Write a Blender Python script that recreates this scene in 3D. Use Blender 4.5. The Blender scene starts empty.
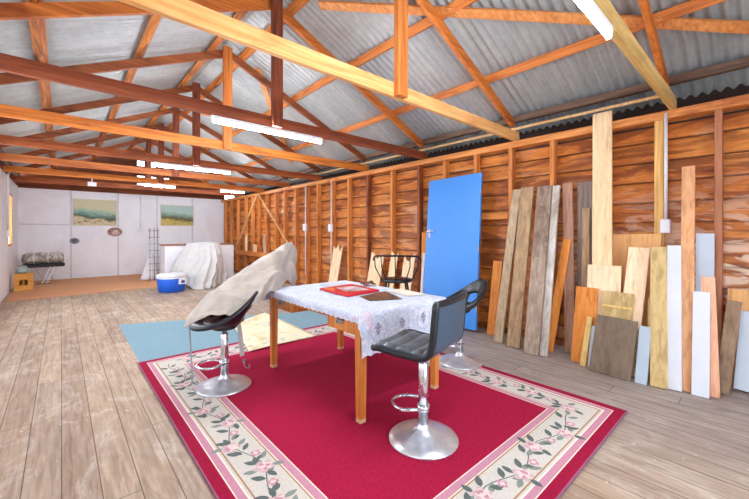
import bpy, bmesh, math, random
from mathutils import Vector, Matrix, noise
random.seed(7)
C = bpy.context.scene.collection
PI = math.pi

# ------------------------------------------------------------------ helpers
def lin(c):
    return tuple((x/12.92 if x <= .04045 else ((x+.055)/1.055)**2.4) for x in (v/255. for v in c)) + (1.,)

class MB:
    """collects shapes for ONE mesh object"""
    def __init__(s):
        s.bm = bmesh.new(); s.mi = 0
    def _set(s, faces):
        for f in faces: f.material_index = s.mi
    def box(s, cx, cy, cz, sx, sy, sz, bev=0.):
        return s.obox(Vector((cx, cy, cz)), Vector((1,0,0)), Vector((0,1,0)), Vector((0,0,1)), sx, sy, sz, bev)
    def obox(s, c, ax, ay, az, sx, sy, sz, bev=0.):
        vs = []
        for k in (-.5, .5):
            for j in (-.5, .5):
                for i in (-.5, .5):
                    vs.append(s.bm.verts.new(c + ax*(i*sx) + ay*(j*sy) + az*(k*sz)))
        idx = [(0,2,3,1),(4,5,7,6),(0,1,5,4),(2,6,7,3),(0,4,6,2),(1,3,7,5)]
        fs = [s.bm.faces.new([vs[i] for i in q]) for q in idx]
        s._set(fs)
        if bev > 0:
            es = set(e for f in fs for e in f.edges)
            r = bmesh.ops.bevel(s.bm, geom=list(es), offset=bev, segments=1, affect='EDGES', profile=.5)
            s._set(r['faces'])
        return s
    def beam(s, p, q, w, h, up=(0,0,1), bev=.003):
        p, q = Vector(p), Vector(q); a = (q-p); L = a.length; a.normalize()
        side = a.cross(Vector(up)).normalized(); u = side.cross(a).normalized()
        return s.obox((p+q)/2, side, a, u, w, L, h, bev)
    def tube(s, pts, r, n=10, closed=False, cap=True):
        pts = [Vector(p) for p in pts]; N = len(pts); rings = []
        prev = None
        for i, p in enumerate(pts):
            if closed: t = (pts[(i+1) % N] - pts[i-1])
            else: t = pts[min(i+1, N-1)] - pts[max(i-1, 0)]
            t.normalize()
            if prev is None:
                ref = Vector((0,0,1)) if abs(t.z) < .9 else Vector((1,0,0))
                a = t.cross(ref).normalized()
            else:
                a = (prev - t*prev.dot(t)).normalized()
            prev = a; b = t.cross(a)
            rr = r[i] if isinstance(r, (list, tuple)) else r
            rings.append([s.bm.verts.new(p + (a*math.cos(2*PI*k/n) + b*math.sin(2*PI*k/n))*rr) for k in range(n)])
        M = N if closed else N-1
        for i in range(M):
            A, B = rings[i], rings[(i+1) % N]
            for k in range(n):
                f = s.bm.faces.new([A[k], A[(k+1) % n], B[(k+1) % n], B[k]]); f.smooth = True; f.material_index = s.mi
        if cap and not closed:
            s._set([s.bm.faces.new(rings[0][::-1]), s.bm.faces.new(rings[-1])])
        return s
    def lathe(s, prof, n=40, c=(0,0,0), smooth=True):
        rings = []
        for (r, z) in prof:
            if r <= 1e-6: rings.append([s.bm.verts.new((c[0], c[1], c[2]+z))])
            else: rings.append([s.bm.verts.new((c[0]+r*math.cos(2*PI*k/n), c[1]+r*math.sin(2*PI*k/n), c[2]+z)) for k in range(n)])
        for A, B in zip(rings, rings[1:]):
            for k in range(n):
                q = []
                for v in ([A[k % len(A)], A[(k+1) % len(A)], B[(k+1) % len(B)], B[k % len(B)]]):
                    if v not in q: q.append(v)
                if len(q) >= 3:
                    f = s.bm.faces.new(q); f.smooth = smooth; f.material_index = s.mi
        return s
    def poly(s, pts):
        f = s.bm.faces.new([s.bm.verts.new(p) for p in pts]); f.material_index = s.mi
        return s
    def grid(s, fn, nu, nv, smooth=True, skip=None):
        V = [[s.bm.verts.new(fn(i/nu, j/nv)) for j in range(nv+1)] for i in range(nu+1)]
        for i in range(nu):
            for j in range(nv):
                if skip and skip(i, j): continue
                f = s.bm.faces.new([V[i][j], V[i+1][j], V[i+1][j+1], V[i][j+1]]); f.smooth = smooth; f.material_index = s.mi
        return s

def obj(name, mb, mats, parent=None, local=False):
    if parent is not None and not local:
        bmesh.ops.translate(mb.bm, verts=mb.bm.verts, vec=-Vector(parent['_o']))
    me = bpy.data.meshes.new(name)
    mb.bm.normal_update(); bmesh.ops.recalc_face_normals(mb.bm, faces=mb.bm.faces)
    mb.bm.to_mesh(me); mb.bm.free()
    for m in (mats if isinstance(mats, (list, tuple)) else [mats]): me.materials.append(m)
    o = bpy.data.objects.new(name, me); C.objects.link(o)
    o['_o'] = list(parent['_o']) if parent is not None else [0., 0., 0.]
    if parent is not None: o.parent = parent
    return o
def tag(o, label, cat, group=None):
    o['label'] = label; o['category'] = cat
    if group: o['group'] = group
    return o
def thing(name, label, cat, loc=(0,0,0), rz=0., group=None):
    o = bpy.data.objects.new(name, None); C.objects.link(o)
    o.location = loc; o.rotation_euler = (0, 0, rz); o['_o'] = list(loc)
    o.empty_display_size = .1
    return tag(o, label, cat, group)
def struct(o):
    o['kind'] = 'structure'; return o
def place_mesh_origin(o, loc):
    """move a world-built one-mesh thing so that its origin is at loc"""
    o.data.transform(Matrix.Translation(-Vector(loc))); o.location = loc
    return o
def solid(o, t, off=0., sub=0):
    m = o.modifiers.new('thickness', 'SOLIDIFY'); m.thickness = t; m.offset = off
    if sub:
        m = o.modifiers.new('smooth', 'SUBSURF'); m.levels = sub; m.render_levels = sub
    return o

# ---------------------------------------------------------------- materials
class NT:
    def __init__(s, name):
        s.m = bpy.data.materials.new(name); s.m.use_nodes = True
        s.t = s.m.node_tree; s.b = s.t.nodes['Principled BSDF']
    def n(s, typ, **kw):
        x = s.t.nodes.new(typ)
        for k, v in kw.items(): setattr(x, k, v)
        return x
    def l(s, a, b): s.t.links.new(a, b)
    def math(s, op, a, b=None, c=None):
        x = s.n('ShaderNodeMath', operation=op)
        for i, v in enumerate((a, b, c)):
            if v is None: continue
            if isinstance(v, (int, float)): x.inputs[i].default_value = v
            else: s.l(v, x.inputs[i])
        return x.outputs[0]
    def ramp(s, fac, stops, interp='LINEAR'):
        r = s.n('ShaderNodeValToRGB'); cr = r.color_ramp; cr.interpolation = interp
        while len(cr.elements) > 1: cr.elements.remove(cr.elements[-1])
        cr.elements[0].position = stops[0][0]; cr.elements[0].color = stops[0][1]
        for p, c in stops[1:]:
            e = cr.elements.new(p); e.color = c
        s.l(fac, r.inputs[0]); return r.outputs[0]
    def mix(s, fac, a, b, mode='MIX'):
        x = s.n('ShaderNodeMix', data_type='RGBA', blend_type=mode)
        for sock, v in ((x.inputs[0], fac), (x.inputs[6], a), (x.inputs[7], b)):
            if isinstance(v, (int, float)): sock.default_value = v
            elif isinstance(v, tuple): sock.default_value = v
            else: s.l(v, sock)
        return x.outputs[2]
    def coord(s, scale=(1,1,1), off=(0,0,0)):
        tc = s.n('ShaderNodeTexCoord'); mp = s.n('ShaderNodeMapping')
        s.l(tc.outputs['Object'], mp.inputs[0]); mp.inputs['Scale'].default_value = scale; mp.inputs['Location'].default_value = off
        return mp.outputs[0]
    def noise(s, vec, scale=1., detail=4., rough=.55, dist=0.):
        x = s.n('ShaderNodeTexNoise'); s.l(vec, x.inputs['Vector'])
        x.inputs['Scale'].default_value = scale; x.inputs['Detail'].default_value = detail
        x.inputs['Roughness'].default_value = rough; x.inputs['Distortion'].default_value = dist
        return x.outputs['Fac']
    def out(s, col, rough=.6, metal=0., bump=None, bstr=.2, spec=None):
        if isinstance(col, tuple): s.b.inputs['Base Color'].default_value = col
        else: s.l(col, s.b.inputs['Base Color'])
        if isinstance(rough, (int, float)): s.b.inputs['Roughness'].default_value = rough
        else: s.l(rough, s.b.inputs['Roughness'])
        s.b.inputs['Metallic'].default_value = metal
        if spec is not None: s.b.inputs['Specular IOR Level'].default_value = spec
        if bump is not None:
            bp = s.n('ShaderNodeBump'); bp.inputs['Strength'].default_value = bstr; bp.inputs['Distance'].default_value = .01
            s.l(bump, bp.inputs['Height']); s.l(bp.outputs[0], s.b.inputs['Normal'])
        return s.m

def wood(name, c1, c2, axis='z', c3=None, rough=.65, fine=30., coarse=3.4, off=0., patch=.42):
    t = NT(name)
    k = {'x': (.055, 1, 1), 'y': (1, .055, 1), 'z': (1, 1, .055)}[axis]
    v = t.coord(k, (off*3.1, off*1.7, off*2.3))
    g = t.noise(v, fine, 5., .62, .6)
    p = t.noise(v, coarse, 3., .5, .3)
    a = t.ramp(g, [(.36, tuple(x*.62 for x in lin(c1)[:3])+(1,)), (.45, lin(c1)), (.62, lin(c2)), (.72, tuple(min(1, x*1.12) for x in lin(c2)[:3])+(1,))])
    b = t.ramp(p, [(.35, lin(c1)), (.65, lin(c2))])
    col = t.mix(patch, a, b)
    if c3 is not None:
        q = t.noise(t.coord(tuple(.2 if x < 1 else 1 for x in k), (off, 0, off)), 4.6, 6., .68, .8)
        col = t.mix(t.ramp(q, [(.54, (0,0,0,1)), (.68, (1,1,1,1))]), col, lin(c3))
    return t.out(col, rough, 0., g, .15)
def plain(name, c, rough=.5, metal=0., var=.06, scale=6., bump=0., spec=None):
    t = NT(name); L = lin(c)
    n = t.noise(t.coord(), scale, 4., .6)
    d = tuple(max(0, x*(1-var*2)) for x in L[:3])+(1.,); u = tuple(min(1, x*(1+var)) for x in L[:3])+(1.,)
    return t.out(t.ramp(n, [(.3, d), (.7, u)]), rough, metal, n if bump else None, bump, spec)
def emit(name, c, strength):
    t = NT(name); t.b.inputs['Emission Color'].default_value = lin(c); t.b.inputs['Emission Strength'].default_value = strength
    return t.out(lin(c), .5)

def floor_mat():
    t = NT('weathered_floorboards'); tc = t.n('ShaderNodeTexCoord'); sp = t.n('ShaderNodeSeparateXYZ')
    t.l(tc.outputs['Object'], sp.inputs[0])
    W, Lb = .152, 2.3
    xs = t.math('DIVIDE', t.math('ADD', sp.outputs[0], .0), W); ix = t.math('FLOOR', xs); fx = t.math('FRACT', xs)
    wn = t.n('ShaderNodeTexWhiteNoise', noise_dimensions='1D'); t.l(ix, wn.inputs['W'])
    ys = t.math('ADD', t.math('DIVIDE', sp.outputs[1], Lb), t.math('MULTIPLY', wn.outputs[0], 7.3)); iy = t.math('FLOOR', ys); fy = t.math('FRACT', ys)
    cb = t.n('ShaderNodeCombineXYZ'); t.l(ix, cb.inputs[0]); t.l(iy, cb.inputs[1])
    w2 = t.n('ShaderNodeTexWhiteNoise', noise_dimensions='2D'); t.l(cb.outputs[0], w2.inputs['Vector'])
    base = t.ramp(w2.outputs[0], [(0, lin((152,126,104))), (.35, lin((172,146,120))), (.7, lin((188,162,134))), (1, lin((166,145,126)))])
    g = t.noise(t.coord((1, .07, 1)), 38., 5., .65, .5)
    base = t.mix(.5, base, t.ramp(g, [(.34, lin((112,90,72))), (.5, lin((172,148,124))), (.68, lin((200,182,162)))]))
    p = t.noise(t.coord((1, .6, 1)), 3.4, 8., .74, 1.4)
    base = t.mix(t.math('MULTIPLY', t.ramp(p, [(.52, (0,0,0,1)), (.66, (1,1,1,1))]), .5), base, lin((222,212,198)))
    p2 = t.noise(t.coord((1, .5, 1), (5, 3, 0)), 2.3, 8., .72, 1.4)
    base = t.mix(t.math('MULTIPLY', t.ramp(p2, [(.5, (0,0,0,1)), (.7, (1,1,1,1))]), .4), base, lin((128,102,84)))
    # greyer boards along the timber stack side
    gx = t.n('ShaderNodeMapRange'); t.l(sp.outputs[0], gx.inputs[0]); gx.inputs[1].default_value = 1.8; gx.inputs[2].default_value = 3.3
    base = t.mix(t.math('MULTIPLY', gx.outputs[0], .6), base, t.ramp(g, [(.25, lin((120,114,112))), (.75, lin((186,180,178)))]))
    ch = t.noise(t.coord((1, 1, 1), (1.3, 0, 0)), 22., 2., .5)
    base = t.mix(t.ramp(ch, [(.72, (0,0,0,1)), (.76, (1,1,1,1))]), base, lin((226,220,212)))
    gap = t.math('MAXIMUM', t.math('LESS_THAN', fx, .035), t.math('LESS_THAN', fy, .0022))
    base = t.mix(t.math('MULTIPLY', gap, .8), base, lin((62,48,40)))
    h = t.math('SUBTRACT', t.math('MULTIPLY', g, .3), gap)
    return t.out(base, .62, 0., h, .25)

def weatherboard_mat():
    t = NT('stained_weatherboards'); tc = t.n('ShaderNodeTexCoord'); sp = t.n('ShaderNodeSeparateXYZ'); t.l(tc.outputs['Object'], sp.inputs[0])
    iz = t.math('FLOOR', t.math('DIVIDE', sp.outputs[2], .2)); iy = t.math('FLOOR', t.math('DIVIDE', sp.outputs[1], .52))
    cb = t.n('ShaderNodeCombineXYZ'); t.l(iz, cb.inputs[0]); t.l(t.math('FLOOR', t.math('DIVIDE', sp.outputs[1], 2.7)), cb.inputs[1])
    wn = t.n('ShaderNodeTexWhiteNoise', noise_dimensions='2D'); t.l(cb.outputs[0], wn.inputs['Vector'])
    base = t.ramp(wn.outputs[0], [(0, lin((186,100,36))), (.5, lin((208,122,46))), (1, lin((222,142,64)))])
    ad = t.n('ShaderNodeVectorMath', operation='ADD'); t.l(t.coord((1, .26, 1.5)), ad.inputs[0])
    sc = t.n('ShaderNodeVectorMath', operation='SCALE'); t.l(wn.outputs['Color'], sc.inputs[0]); sc.inputs['Scale'].default_value = 9.; t.l(sc.outputs[0], ad.inputs[1])
    g = t.noise(ad.outputs[0], 5., 4., .5, 1.2)
    f = t.noise(ad.outputs[0], 26., 5., .6, .8)
    base = t.mix(.62, base, t.ramp(g, [(.30, lin((104,44,14))), (.41, lin((164,84,26))), (.52, lin((208,116,40))), (.62, lin((226,146,66))), (.72, lin((240,186,112)))]))
    base = t.mix(.3, base, t.ramp(f, [(.36, lin((110,48,16))), (.6, lin((232,150,70)))]))
    fz = t.math('FRACT', t.math('DIVIDE', sp.outputs[2], .2))
    base = t.mix(t.math('MULTIPLY', t.math('LESS_THAN', fz, .05), .8), base, lin((74,34,14)))  # shadow line painted along each board lap
    p = t.noise(ad.outputs[0], 3.2, 4., .55, 1.)
    base = t.mix(t.math('MULTIPLY', t.ramp(p, [(.52, (0,0,0,1)), (.57, (1,1,1,1))]), .7), base, lin((118,52,22)))
    # bleached stain patches, low down and towards the near end
    yy = t.n('ShaderNodeMapRange'); t.l(sp.outputs[1], yy.inputs[0]); yy.inputs[1].default_value = 2.2; yy.inputs[2].default_value = .2
    zz = t.n('ShaderNodeMapRange'); t.l(sp.outputs[2], zz.inputs[0]); zz.inputs[1].default_value = 1.9; zz.inputs[2].default_value = .9
    p3 = t.noise(t.coord((1, .6, 2.4), (3, 1, 0)), 2.4, 6., .6, 1.6)
    f3 = t.math('MULTIPLY', t.ramp(p3, [(.49, (0,0,0,1)), (.53, (1,1,1,1))]), t.math('MULTIPLY', yy.outputs[0], zz.outputs[0]))
    base = t.mix(f3, base, lin((232,206,182)))
    p4 = t.noise(t.coord((1, .5, 1.5), (8, 2, 5)), 1.9, 5., .6, 1.)
    base = t.mix(t.math('MULTIPLY', t.ramp(p4, [(.58, (0,0,0,1)), (.72, (1,1,1,1))]), .5), base, lin((214,178,140)))
    return t.out(base, .55, 0., g, .2)

def sheet_iron():
    t = NT('galvanised_iron'); v = t.coord((.25, 1, .25))
    n = t.noise(v, 1.4, 5., .6, .6); m = t.noise(t.coord(), 14., 4., .7)
    c = t.ramp(n, [(.3, lin((158,164,164))), (.55, lin((190,195,194))), (.75, lin((226,226,220)))])
    c = t.mix(.25, c, t.ramp(m, [(.3, lin((160,166,168))), (.7, lin((236,236,230)))]))
    s = t.noise(t.coord((.4, .12, .4), (2, 2, 2)), 2.4, 4., .6)
    c = t.mix(t.math('MULTIPLY', t.ramp(s, [(.55, (0,0,0,1)), (.72, (1,1,1,1))]), .45), c, lin((150,132,108)))
    return t.out(c, .42, .35, m, .05)

def painted_white(name, c=(226,227,230), dirt=.5):
    t = NT(name); n = t.noise(t.coord((1, 1, .7)), 2.1, 6., .7, .6)
    b = t.ramp(n, [(.3, tuple(x*.9 for x in lin(c)[:3])+(1,)), (.6, lin(c))])
    m = t.noise(t.coord((1,1,1), (4,4,1)), 5., 5., .7)
    b = t.mix(t.math('MULTIPLY', t.ramp(m, [(.6, (0,0,0,1)), (.75, (1,1,1,1))]), .3*dirt), b, lin((178,172,168)))
    return t.out(b, .7)

def landscape(name, zc, h, seed, sky, far, mid, near, dark):
    t = NT(name); tc = t.n('ShaderNodeTexCoord'); sp = t.n('ShaderNodeSeparateXYZ'); t.l(tc.outputs['Object'], sp.inputs[0])
    n = t.noise(t.coord((1.2, 1, 2.5), (seed, 0, seed)), 3.5, 5., .6, .7)
    z = t.math('ADD', t.math('DIVIDE', sp.outputs[2], h), t.math('MULTIPLY', t.math('SUBTRACT', n, .5), .42))
    x = t.math('MULTIPLY', sp.outputs[0], .16)
    z = t.math('ADD', z, x)
    col = t.ramp(z, [(.0, lin(near)), (.22, lin(near)), (.3, lin(dark)), (.4, lin(mid)), (.52, lin(far)), (.66, lin(sky)), (1., lin(sky))])
    d = t.noise(t.coord((1, 1, 3), (seed*2, 0, 1)), 7., 5., .7, 1.)
    zz = t.math('DIVIDE', sp.outputs[2], h)
    f = t.math('MULTIPLY', t.ramp(d, [(.52, (0,0,0,1)), (.6, (1,1,1,1))]), t.math('LESS_THAN', zz, .46))
    col = t.mix(t.math('MULTIPLY', f, .7), col, lin(dark))
    return t.out(col, .6)

M = {}
M['floor'] = floor_mat(); M['wb'] = weatherboard_mat(); M['iron'] = sheet_iron()
M['white_wall'] = painted_white('white_painted_lining', (243,244,248), .4); M['white_strip'] = plain('white_cover_strip', (212,212,216), .6)
M['stud'] = wood('stud_timber', (196,112,44), (228,150,78), 'z', (150,74,28))
M['stud_dark'] = wood('dark_stud_timber', (128,62,24), (168,90,42), 'z', (90,42,18), off=2)
M['stud_pale'] = wood('pale_stud_timber', (214,160,84), (240,200,124), 'z', off=4)
M['plate'] = wood('plate_timber', (200,118,50), (236,164,92), 'y', (168,88,36), off=1)
M['nog'] = wood('nogging_timber', (204,116,44), (238,156,76), 'y', off=5)
M['purlin'] = wood('purlin_timber', (196,106,36), (232,148,66), 'y', (140,66,20), off=3)
M['purlin_dark'] = wood('rough_purlin_timber', (150,74,22), (226,140,50), 'y', (84,38,12), coarse=5., off=9)
M['eave'] = wood('weathered_eave_timber', (96,70,54), (140,112,92), 'y', (74,50,36), off=7)
M['stud_pink'] = wood('pink_stud_timber', (168,104,70), (196,134,98), 'z', (140,80,50), off=8)
M['brace'] = wood('brace_timber', (206,124,58), (236,166,98), 'x', off=6)
M['brace_pale'] = wood('pale_brace_timber', (226,176,112), (246,212,156), 'z', off=6)
TC = [wood('truss_green_pine', (206,166,92), (232,198,132), 'x', (178,140,72), off=1),
      wood('truss_pale_pine', (226,158,84), (248,200,134), 'x', (206,132,62), off=2),
      wood('truss_red_brown', (120,54,24), (160,82,42), 'x', (96,40,18), off=3),
      wood('truss_orange', (196,104,30), (232,146,60), 'x', (160,78,24), off=4),
      wood('truss_brown', (140,66,26), (184,98,46), 'x', (110,50,20), off=5),
      wood('truss_tan', (170,88,36), (208,126,62), 'x', (130,62,24), off=6)]
TP = [wood('post_tan', (186,98,36), (222,138,62), 'z', (180,92,34), off=2), wood('post_dark', (104,44,20), (150,74,38), 'z', (80,32,14), off=3)]
TR = [wood('rafter_orange', (190,100,32), (226,138,58), 'x', (150,70,22), off=3), wood('rafter_dark', (120,58,24), (164,90,42), 'x', (90,40,16), off=5)]
M['gable'] = wood('gable_boards', (98,46,18), (150,78,32), 'x', (70,32,14), off=8)
M['chrome'] = plain('chrome', (222,226,232), .16, .9, .03, 30.)
M['chrome_worn'] = plain('worn_chrome', (222,226,232), .3, .72, .1, 18., .03)
M['dull_metal'] = plain('dull_metal', (150,152,156), .35, .9)
M['black_leather'] = plain('black_leather', (20,25,31), .36, 0., .12, 40., .08)
M['slate_leather'] = plain('slate_blue_leather', (62,84,104), .38, 0., .10, 40., .08)
M['seat_leather'] = plain('worn_seat_leather', (98,102,106), .32, 0., .35, 9., .1)
M['black_metal'] = plain('black_metal', (26,26,30), .4, .3)
M['black'] = plain('black_plastic', (22,22,26), .5)
M['pvc'] = plain('white_pvc', (228,230,234), .45, 0., .03)
M['table'] = wood('orange_varnished_timber', (186,104,36), (222,146,66), 'z', off=1, rough=.4)
M['table_x'] = wood('table_top_timber', (176,96,34), (216,136,60), 'y', off=2, rough=.4)
M['leg_tip'] = plain('pale_leg_tip', (206,170,130), .6)
M['door'] = plain('blue_door_paint', (62,142,226), .42, 0., .03, 2.)
M['door_edge'] = plain('door_edge_paint', (52,92,150), .5)
M['frame_orange'] = wood('orange_window_timber', (206,124,52), (236,160,86), 'z', off=3)

# --------------------------------------------------------------- room shell
XL, XR, YB, YF, ZP = -.84, 4.40, 13.1, -1.6, 2.46        # lining planes and plate height
XC, ZR, SL = 1.78, 3.95, .455                             # ridge line, purlin height, slope
def zroof(x, dz=0.): return ZR + dz - SL*abs(x-XC)

b = MB(); b.box((XL+XR)/2, (YB+YF)/2, -.05, XR-XL+.5, YB-YF+.4, .1); struct(obj('floor', b, M['floor']))

# right wall: lapped boards, with its studs as parts
wr = MB(); n = 12
for k in range(n):
    z0, z1 = k*.2, k*.2+.2
    y0, y1 = YF, YB+.05
    v = [(XR+.0, y0, z0), (XR+.0, y1, z0), (XR+.042, y1, z1), (XR+.042, y0, z1)]
    wr.poly(v)
    wr.poly([(XR+.042, y0, z1), (XR+.042, y1, z1), (XR, y1, z1), (XR, y0, z1)])
wr.box(XR+.062, (YB+YF)/2, 1.22, .03, YB-YF, 2.42)
wr.mi = 1; wr.box(XR+.36, (YB+YF)/2, 2.56, .02, YB-YF, .5); wr.box(XR+.2, (YB+YF)/2, 2.36, .34, YB-YF, .02)  # boards added to close the eave gap; dark colour paints the void's shade
wall_r = struct(obj('wall_right', wr, [M['wb'], plain('painted_eave_shade', (52,34,24), .8)]))
studs = [-.9, -.4, .30, .71, 1.15, 1.70, 2.215, 2.726, 3.257, 3.77, 4.39, 5.04, 5.63, 6.19, 6.77, 7.24, 7.77, 8.34, 8.85, 9.41, 9.95, 10.42, 10.95, 11.6, 12.2, 12.8]
for i, y in enumerate(studs):
    b = MB(); w = .072 if i == 3 else .05
    b.box(XR-.05, y, 1.19, .098, w, 2.38, .003)
    obj('stud', b, M['stud_pale'] if i == 3 else M['stud_pink'] if i == 2 else (M['stud_dark'] if i in (2, 9, 11) else M['stud']), wall_r)
b = MB(); b.box(XR-.055, (YB+YF)/2, 2.42, .11, YB-YF, .08, .004); obj('top_plate', b, M['plate'], wall_r)
b = MB(); b.box(XR-.055, (YB+YF)/2, .03, .108, YB-YF, .06, .004); obj('bottom_plate', b, M['stud_dark'], wall_r)
for (y0, y1, z, zz) in ((2.25, 2.70, 1.52, .09), (1.74, 2.18, 1.40, .05)):
    b = MB(); b.box(XR-.05, (y0+y1)/2, z, .09, y1-y0, zz, .003); obj('nogging', b, M['nog'], wall_r)
b = MB(); b.box(XR-.13, 10.3, .66, .04, 2.6, .13, .003); obj('rail', b, M['nog'], wall_r)
b = MB(); b.beam((XR-.115, 9.97, 2.42), (XR-.115, 11.72, .72), .02, .05, (1,0,0)); obj('brace', b, M['brace_pale'], wall_r)
b = MB(); b.beam((XR-.115, 9.9, 2.42), (XR-.115, 8.0, .95), .02, .05, (1,0,0)); obj('brace', b, M['brace_pale'], wall_r)

# left wall: the far window, plus three unseen ones added for daylight
wl = MB()
def wall_with_holes(mb, x, holes, y0, y1, z1, t=.04):
    ys = sorted(set([y0, y1] + [h[0] for h in holes] + [h[1] for h in holes]))
    for a, c in zip(ys, ys[1:]):
        hs = [h for h in holes if h[0] <= a+1e-6 and h[1] >= c-1e-6]
        if not hs: mb.box(x, (a+c)/2, z1/2, t, c-a, z1)
        else:
            h = hs[0]; mb.box(x, (a+c)/2, h[2]/2, t, c-a, h[2]); mb.box(x, (a+c)/2, (h[3]+z1)/2, t, c-a, z1-h[3])
holes = [(-.6, 1.4, .9, 2.2), (3.0, 5.4, .6, 2.3), (5.9, 9.0, .5, 2.35), (10.75, 11.55, 1.0, 2.16)]  # first three are out of view, added to brighten the room
wall_with_holes(wl, XL-.02, holes, YF, YB, 2.5)
wl.mi = 1; wl.box(XL-.08, (YB+YF)/2, 2.62, .02, YB-YF+.3, .34)
wall_l = struct(obj('wall_left', wl, [M['white_wall'], M['gable']]))
glass = NT('window_glass'); gt = glass.t
tr = glass.n('ShaderNodeBsdfTransparent'); gl = glass.n('ShaderNodeBsdfGlossy'); gl.inputs['Roughness'].default_value = .05
mx = glass.n('ShaderNodeMixShader'); mx.inputs[0].default_value = .06
glass.l(tr.outputs[0], mx.inputs[1]); glass.l(gl.outputs[0], mx.inputs[2]); glass.l(mx.outputs[0], gt.nodes['Material Output'].inputs[0])
M['glass'] = glass.m
for i, (a, c, z0, z1) in enumerate(holes):
    f = MB(); w = .045
    for yy in (a+w/2, c-w/2): f.box(XL-.02, yy, (z0+z1)/2, .05, w, z1-z0, .004)
    for zz in (z0+w/2, z1-w/2): f.box(XL-.02, (a+c)/2, zz, .05, c-a-2*w, w, .004)
    if i < 3: f.box(XL, (a+c)/2, (z0+z1)/2, .05, .04, z1-z0-2*w)
    wo = struct(obj('window_%d' % (i+1), f, M['frame_orange']))
    g = MB(); g.box(XL-.005, (a+c)/2, (z0+z1)/2, .006, c-a-2*w, z1-z0-2*w); obj('pane', g, M['glass'], wo)

# far partition with cover strips and the gable above
b = MB(); b.box((XL+XR)/2, YB+.02, 1.245, XR-XL+.04, .04, 2.49); wall_b = struct(obj('wall_back', b, M['white_wall']))
for x, z0, z1 in ((.21, 0, 2.47), (1.29, 0, 2.47), (2.30, 0, 2.47), (3.34, 0, 2.47)):
    b = MB(); b.box(x, YB-.006, (z0+z1)/2, .035, .012, z1-z0, .002); obj('cover_strip', b, M['white_strip'], wall_b)
b = MB(); b.box(-.31, YB-.006, 1.52, 1.0, .012, .03, .002); obj('cover_strip', b, M['white_strip'], wall_b)
b = MB(); b.box((XL+XR)/2, YB-.02, 2.53, XR-XL, .1, .1, .004); obj('top_plate', b, M['gable'], wall_b)
# gable: boards around a small-paned window
gx0, gx1, gz0, gz1 = 1.72, 2.72, 2.62, 3.62
b = MB()
def gable_poly(x0, x1, zb):
    N = 12; pts = [(x0, YB+.1, zb), (x1, YB+.1, zb)]
    for k in range(N+1):
        x = x1 + (x0-x1)*k/N; pts.append((x, YB+.1, max(zb+.001, zroof(x, .12))))
    b.poly(pts)
gable_poly(XL-.1, gx0, 2.5); gable_poly(gx1, XR+.05, 2.5)
b.box((gx0+gx1)/2, YB+.1, (2.5+gz0)/2, gx1-gx0, .02, gz0-2.5)
b.poly([(gx0, YB+.1, gz1), (gx1, YB+.1, gz1), (gx1, YB+.1, zroof(gx1, .12)), (XC, YB+.1, zroof(XC, .12)), (gx0, YB+.1, zroof(gx0, .12))])
gab = struct(obj('wall_gable', b, M['gable']))
f = MB()
for i in range(4): f.box(gx0+.03+(gx1-gx0-.06)*i/3, YB+.08, (gz0+gz1)/2, .17 if 0 < i < 3 else .06, .06, gz1-gz0, .003)
for i in range(5): f.box((gx0+gx1)/2, YB+.08, gz0+.03+(gz1-gz0-.06)*i/4, gx1-gx0, .05, .075, .003)
wo = struct(obj('window_5', f, M['gable']))
g = MB(); g.box((gx0+gx1)/2, YB+.1, (gz0+gz1)/2, gx1-gx0-.02, .006, gz1-gz0-.02); obj('pane', g, M['glass'], wo)
# near end: jambs and header around an unseen opening, added to let sky light in
b = MB(); b.box(XL+.6, YF, 1.25, 1.2, .08, 2.5); b.box(XR-.8, YF, 1.25, 1.6, .08, 2.5)
pts = [(XL-.1, YF, 2.5), (XR+.05, YF, 2.5), (XR+.05, YF, zroof(XR, .12)), (XC, YF, zroof(XC, .12)), (XL-.1, YF, zroof(XL, .12))]
b.poly(pts); struct(obj('wall_front', b, M['gable']))

# roof: corrugated iron on purlins
ceil = MB(); P = .088; A = .019
ny = int((YB+.15-YF)/(P/6))
for sgn in (-1, 1):
    half = 3.1
    def fn(u, v, sgn=sgn):
        y = YF-.1 + u*ny*(P/6); x = XC + sgn*v*half
        return (x, y, zroof(x, .075) + A*math.sin(2*PI*(y-YF)/P) + .004*noise.noise(Vector((x*.7, y*.5, 0))))
    ceil.grid(fn, ny, 6)
ceiling = struct(obj('ceiling', ceil, M['iron']))
for sgn in (-1, 1):
    for k, d in enumerate((.21, 1.06, 1.93)):
        x = XC + sgn*d; z = zroof(x)+.01
        b = MB(); b.beam((x, YF, z), (x, YB+.1, z), .075 if sgn < 0 else .06, .09, (-sgn*SL, 0, 1), .004)
        obj('purlin', b, M['purlin_dark'] if sgn < 0 else M['purlin'], ceiling)
for x in (XR-.03, XL+.02):
    b = MB(); b.beam((x, YF, zroof(x)-.02), (x, YB, zroof(x)-.02), .07, .075, (0,0,1), .004); obj('purlin', b, M['eave'], ceiling)
for x in (XR-.09,):
    b = MB(); b.beam((x, .66, 2.615), (x, 8.0, 2.615), .012, .03, (0,0,1), .002); obj('batten', b, M['brace_pale'], ceiling)
# wind braces let in under the iron of the right slope
for (p, q) in (((2.11, 3.27), (4.1, .0)), ((2.1, 7.9), (3.9, 5.0)), ((2.2, 5.1), (4.0, 7.4))):
    b = MB(); b.beam((p[0], p[1], zroof(p[0])-.015), (q[0], q[1], zroof(q[0])-.015), .095, .03, (SL, 0, 1), .003); obj('brace', b, M['brace'], ceiling)

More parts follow.
